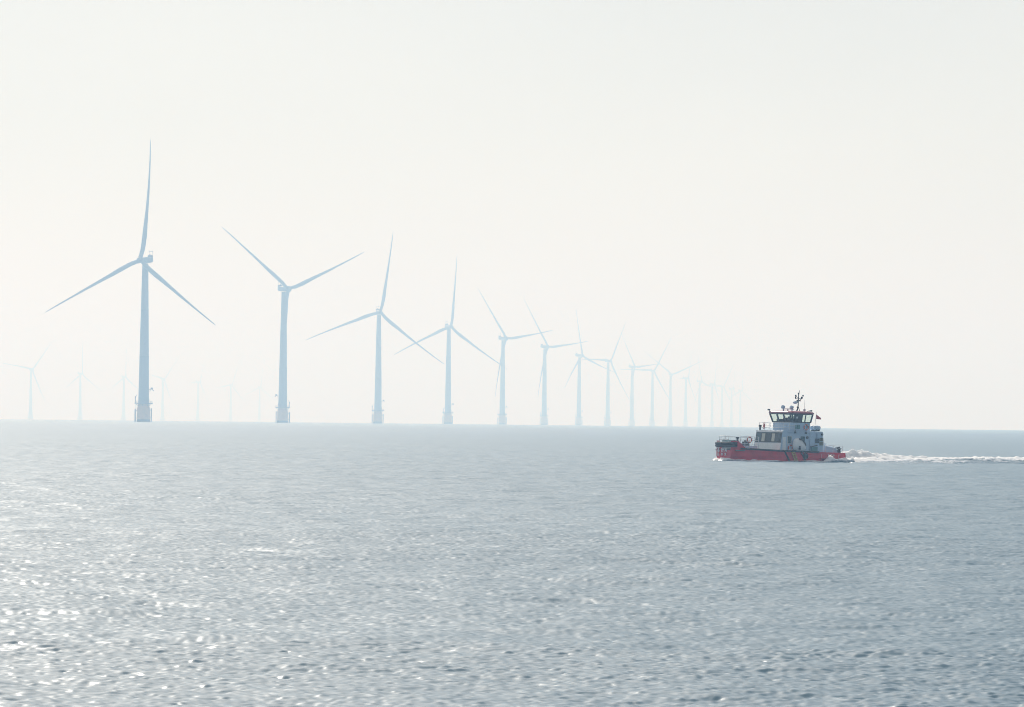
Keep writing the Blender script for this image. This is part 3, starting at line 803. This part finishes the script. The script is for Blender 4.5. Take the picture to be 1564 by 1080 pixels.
def person(p, rz, label, bend):
    me = bpy.data.meshes.new('person')
    v = [(0, 0, .92), (0, 0, 1.15), (.02, 0, 1.38), (.03, 0, 1.50), (.05, 0, 1.62), (.05, 0, 1.72),
         (0, .19, 1.40), (.06, .25, 1.14), (.28, .20, 1.05 + bend), (.38, .17, 1.07 + bend), (0, -.19, 1.40), (.05, -.25, 1.14), (.26, -.2, 1.06), (.36, -.17, 1.06),
         (0, .09, .86), (.03, .11, .48), (0, .11, .08), (.14, .12, .04), (0, -.09, .86), (.02, -.11, .48), (-.02, -.11, .08), (.12, -.12, .04)]
    e = [(0, 1), (1, 2), (2, 3), (3, 4), (4, 5), (2, 6), (6, 7), (7, 8), (8, 9), (2, 10), (10, 11), (11, 12), (12, 13), (0, 14), (14, 15), (15, 16), (16, 17), (0, 18), (18, 19), (19, 20), (20, 21)]
    rad = [.16, .15, .17, .065, .105, .09, .075, .055, .042, .045, .075, .055, .042, .045, .1, .075, .055, .045, .1, .075, .055, .045]
    me.from_pydata(v, e, [])
    o = bpy.data.objects.new('person', me); C.objects.link(o)
    sk = o.modifiers.new('skin', 'SKIN')
    for i, r in enumerate(rad): me.skin_vertices[0].data[i].radius = (r, r)
    me.skin_vertices[0].data[0].use_root = True
    o.modifiers.new('sub', 'SUBSURF').levels = 1; o.modifiers['sub'].render_levels = 1
    me.materials.append(CLOTH)
    o.matrix_world = BM @ Matrix.Translation(p) @ Matrix.Rotation(R_(rz), 4, 'Z')
    tag(o, label, 'person', 'people in the wheelhouse')
    mb = MB(); mb.lathe([(.04, -.135), (.085, -.09), (.108, 0), (.1, .07), (.05, .115)], c=(.075, 0, 1.655), n=14)
    mb.box((.185, 0, 1.64), (.03, .03, .05)); h = mb.build('head', SKIN, o)
    mb = MB(); mb.lathe([(.112, -.02), (.12, .05), (.08, .115), (.02, .135)], c=(.06, 0, 1.66), n=14); mb.build('hair', HAIR, o)
person((-1.65, -.95, 4.52), 0, 'person in dark clothes at the helm behind the front wheelhouse windows', 0)
person((-1.75, 1.1, 4.5), 20, 'person in dark clothes standing beside the dark wheelhouse door', .1)

# ------------------------------------------------------------------ wake and foam
def foam_material():
    m, nt, b = nodes_of('wake_foam')
    at = nt.nodes.new('ShaderNodeAttribute'); at.attribute_name = 'foam'
    tc = nt.nodes.new('ShaderNodeTexCoord')
    nz = nt.nodes.new('ShaderNodeTexNoise'); nz.inputs['Scale'].default_value = 1.6; nz.inputs['Detail'].default_value = 8; nz.inputs['Roughness'].default_value = .7
    nt.links.new(tc.outputs['Object'], nz.inputs['Vector'])
    ad = nt.nodes.new('ShaderNodeMath'); ad.operation = 'ADD'
    nt.links.new(at.outputs['Fac'], ad.inputs[0]); nt.links.new(nz.outputs['Fac'], ad.inputs[1])
    mr = nt.nodes.new('ShaderNodeMapRange'); mr.inputs[1].default_value = .66; mr.inputs[2].default_value = 1.0
    nt.links.new(ad.outputs[0], mr.inputs[0])
    mx = nt.nodes.new('ShaderNodeMix'); mx.data_type = 'RGBA'; mx.inputs[6].default_value = (.085, .185, .26, 1); mx.inputs[7].default_value = (.86, .90, .95, 1)
    nt.links.new(mr.outputs[0], mx.inputs[0]); nt.links.new(mx.outputs[2], b.inputs['Base Color'])
    rr = nt.nodes.new('ShaderNodeMapRange'); rr.inputs[3].default_value = .1; rr.inputs[4].default_value = .9
    nt.links.new(mr.outputs[0], rr.inputs[0]); nt.links.new(rr.outputs[0], b.inputs['Roughness'])
    b.inputs['IOR'].default_value = 1.333
    nt.links.new(mr.outputs[0], b.inputs['Subsurface Weight']); b.inputs['Subsurface Scale'].default_value = .5
    b.inputs['Subsurface Radius'].default_value = (1, 1, 1)
    n2 = nt.nodes.new('ShaderNodeTexNoise'); n2.inputs['Scale'].default_value = 4; n2.inputs['Detail'].default_value = 4
    nt.links.new(tc.outputs['Object'], n2.inputs['Vector'])
    bp = nt.nodes.new('ShaderNodeBump'); bp.inputs['Strength'].default_value = 1; bp.inputs['Distance'].default_value = .06
    nt.links.new(n2.outputs['Fac'], bp.inputs['Height']); nt.links.new(bp.outputs[0], b.inputs['Normal'])
    return m
FOAM = foam_material()

def value_noise(x, y, seed, sx, sy):
    g = np.random.default_rng(seed).normal(size=(256, 256))
    u = x / sx; v = y / sy; i = np.floor(u).astype(int); j = np.floor(v).astype(int)
    f = u - i; h = v - j; f = f * f * (3 - 2 * f); h = h * h * (3 - 2 * h)
    i %= 255; j %= 255
    return (g[i, j] * (1 - f) + g[i + 1, j] * f) * (1 - h) + (g[i, j + 1] * (1 - f) + g[i + 1, j + 1] * f) * h

def grid_mesh(name, S, T, X, Y, Z, foam, mat):
    n, m = X.shape
    co = np.stack([X, Y, Z], -1).reshape(-1, 3)
    idx = np.arange(n * m).reshape(n, m)
    q = np.stack([idx[:-1, :-1], idx[1:, :-1], idx[1:, 1:], idx[:-1, 1:]], -1).reshape(-1, 4)
    me = bpy.data.meshes.new(name); me.from_pydata(co.tolist(), [], q.tolist())
    me.polygons.foreach_set('use_smooth', np.ones(len(q), dtype=bool))
    a = me.attributes.new('foam', 'FLOAT', 'POINT'); a.data.foreach_set('value', foam.ravel().astype(np.float32))
    bm = bmesh.new(); bm.from_mesh(me); bmesh.ops.recalc_face_normals(bm, faces=bm.faces)
    bm.faces.ensure_lookup_table()
    if bm.faces[0].normal.z < 0: bmesh.ops.reverse_faces(bm, faces=bm.faces)
    bm.to_mesh(me); bm.free()
    me.materials.append(mat)
    o = bpy.data.objects.new(name, me); C.objects.link(o); return o

def wake():
    hd = Vector((-math.cos(TH), -math.sin(TH), 0)); pt = Vector((hd.y, -hd.x, 0)) * 1.0
    pt = Vector((math.sin(TH), -math.cos(TH), 0))          # port, towards the camera
    s = np.arange(-1.0, 80, .12); t = np.arange(-8.5, 8.51, .12)
    S, T = np.meshgrid(s, t, indexing='ij')
    # the track bends so that the older wake lies square to the view
    bend = np.where(S > 4, .0105 * (S - 4) ** 2, 0); bend = np.where(S > 34, .0105 * 900 + .63 * (S - 34), bend)
    ox = BX - hd.x * 8.4; oy = BY - hd.y * 8.4
    CX = ox - hd.x * S + pt.x * (T + bend); CY = oy - hd.y * S + pt.y * (T + bend)
    H = wave_h(CX, CY, .15, .3)
    big = value_noise(S, T, 3, 2.6, 1.6)
    fine = value_noise(S, T, 4, .8, .6) * .5 + value_noise(S, T, 9, .36, .3) * .35 + value_noise(S, T, 21, .2, .2) * .2
    w = 2.0 + .05 * S
    far_r = np.exp(-((T + w) / (1.5 + .025 * S)) ** 2); near_r = np.exp(-((T - w) / (1.7 + .025 * S)) ** 2)
    core = np.exp(-(T / 2.6) ** 2) * np.exp(-S / 16)
    up_far = .80 * np.exp(-((S - 6) / 6) ** 2) + .36 * np.exp(-((S - 28) / 14) ** 2) + .24
    up_near = .12 * np.exp(-((S - 3) / 4) ** 2) + .32 * np.exp(-((S - 20) / 10) ** 2) + .18
    rise = far_r * up_far + near_r * up_near + core * .3
    env = np.clip((8.5 - np.abs(T)) / 3.2, 0, 1); env = env * env * (3 - 2 * env)
    env = env * np.clip((80 - S) / 14, 0, 1) * np.clip((S + 1) / .8, 0, 1)
    Z = sea_z(CX, CY) + H * .8 + env * (rise * (1 + .25 * big + .20 * fine) + .10) - (1 - env) * .4
    foam = far_r * (.62 + .2 * np.exp(-S / 40)) + core * .6 + near_r * (.5 * np.exp(-((S - 2) / 6) ** 2) + .30 + .38 * np.clip((S - 20) / 8, 0, 1)) + big * .16 + fine * .15 - .06
    foam = foam * np.clip((80 - S) / 40, .35, 1)
    o = grid_mesh('wake', S, T, CX, CY, Z, foam, FOAM)
    tag(o, 'white foaming wake trailing right behind the red crew boat', 'wake', kind='stuff')
wake()

def hull_wash():
    # foam skirt hugging the port side and the bow
    path = [(-10.2, 3.9), (-9.2, 3.9), (-7.5, 3.95), (-5, 3.75), (-2, 3.55), (2, 3.5), (5, 3.4), (7, 2.95), (8.6, 2.3), (9.6, 1.4), (9.9, 0), (9.6, -1.6), (8.4, -2.4), (6, -3.2)]
    P = [Vector((x, y, 0)) for x, y in path]
    dense = []
    for i in range(len(P) - 1):
        for k in range(12): dense.append(P[i].lerp(P[i + 1], k / 12))
    n = len(dense); t = np.linspace(-.9, 1.1, 15)
    X = np.zeros((n, 15)); Y = X.copy(); Z = X.copy(); F = X.copy()
    Mz = Matrix.Translation((BX, BY, 0)) @ Matrix.Rotation(math.pi + TH, 4, 'Z') @ Matrix.Scale(BS, 4)
    lump = value_noise(np.arange(n)[:, None] * .15 + 0 * t[None], 0 * X + t[None], 5, .8, .5)
    for i, p in enumerate(dense):
        d = (dense[min(i + 1, n - 1)] - dense[max(i - 1, 0)]).normalized(); nr = Vector((d.y, -d.x, 0))
        if nr.y * p.y < 0 and abs(p.y) > .5: nr = -nr
        if abs(p.y) <= .5: nr = Vector((1, 0, 0))
        amp = .16 + (.42 if p.x < -5 else 0) * min(1, (-5 - p.x) / 1.5) + .16 * max(0, (p.x - 6) / 4)
        for j, tt in enumerate(t):
            q = Mz @ (p + nr * (tt * .75))
            e = math.exp(-(tt / .55) ** 2)
            X[i, j], Y[i, j] = q.x, q.y
            Z[i, j] = sea_z(q.x, q.y) + amp * e * (1 + .5 * lump[i, j]) - .35 * (abs(tt) > .95) + .04
            F[i, j] = .75 * e + .2 * lump[i, j] - .05
    H = wave_h(X, Y, .3, .5)
    o = grid_mesh('bow_wash', None, None, X, Y, Z + H * .5, F, FOAM)
    tag(o, 'thin white foam line washing along the red hull', 'foam', kind='stuff')
hull_wash()

# ------------------------------------------------------------------ haze
m = bpy.data.materials.new('haze'); m.use_nodes = True
nt = m.node_tree; nt.nodes.remove(nt.nodes['Principled BSDF'])
pv = nt.nodes.new('ShaderNodeVolumePrincipled')
pv.inputs['Color'].default_value = (.47, .71, 1.0, 1)
pv.inputs['Absorption Color'].default_value = (1, 1, 1, 1)
pv.inputs['Density'].default_value = HAZE_DENSITY
pv.inputs['Anisotropy'].default_value = .3
nt.links.new(pv.outputs[0], nt.nodes['Material Output'].inputs['Volume'])
mb = MB(); mb.bbox(-20500, 20500, -20500, 20500, -30, 275)
hz = mb.build('haze', m)
tag(hz, 'pale haze over the sea fading the far turbines', 'haze', kind='stuff')
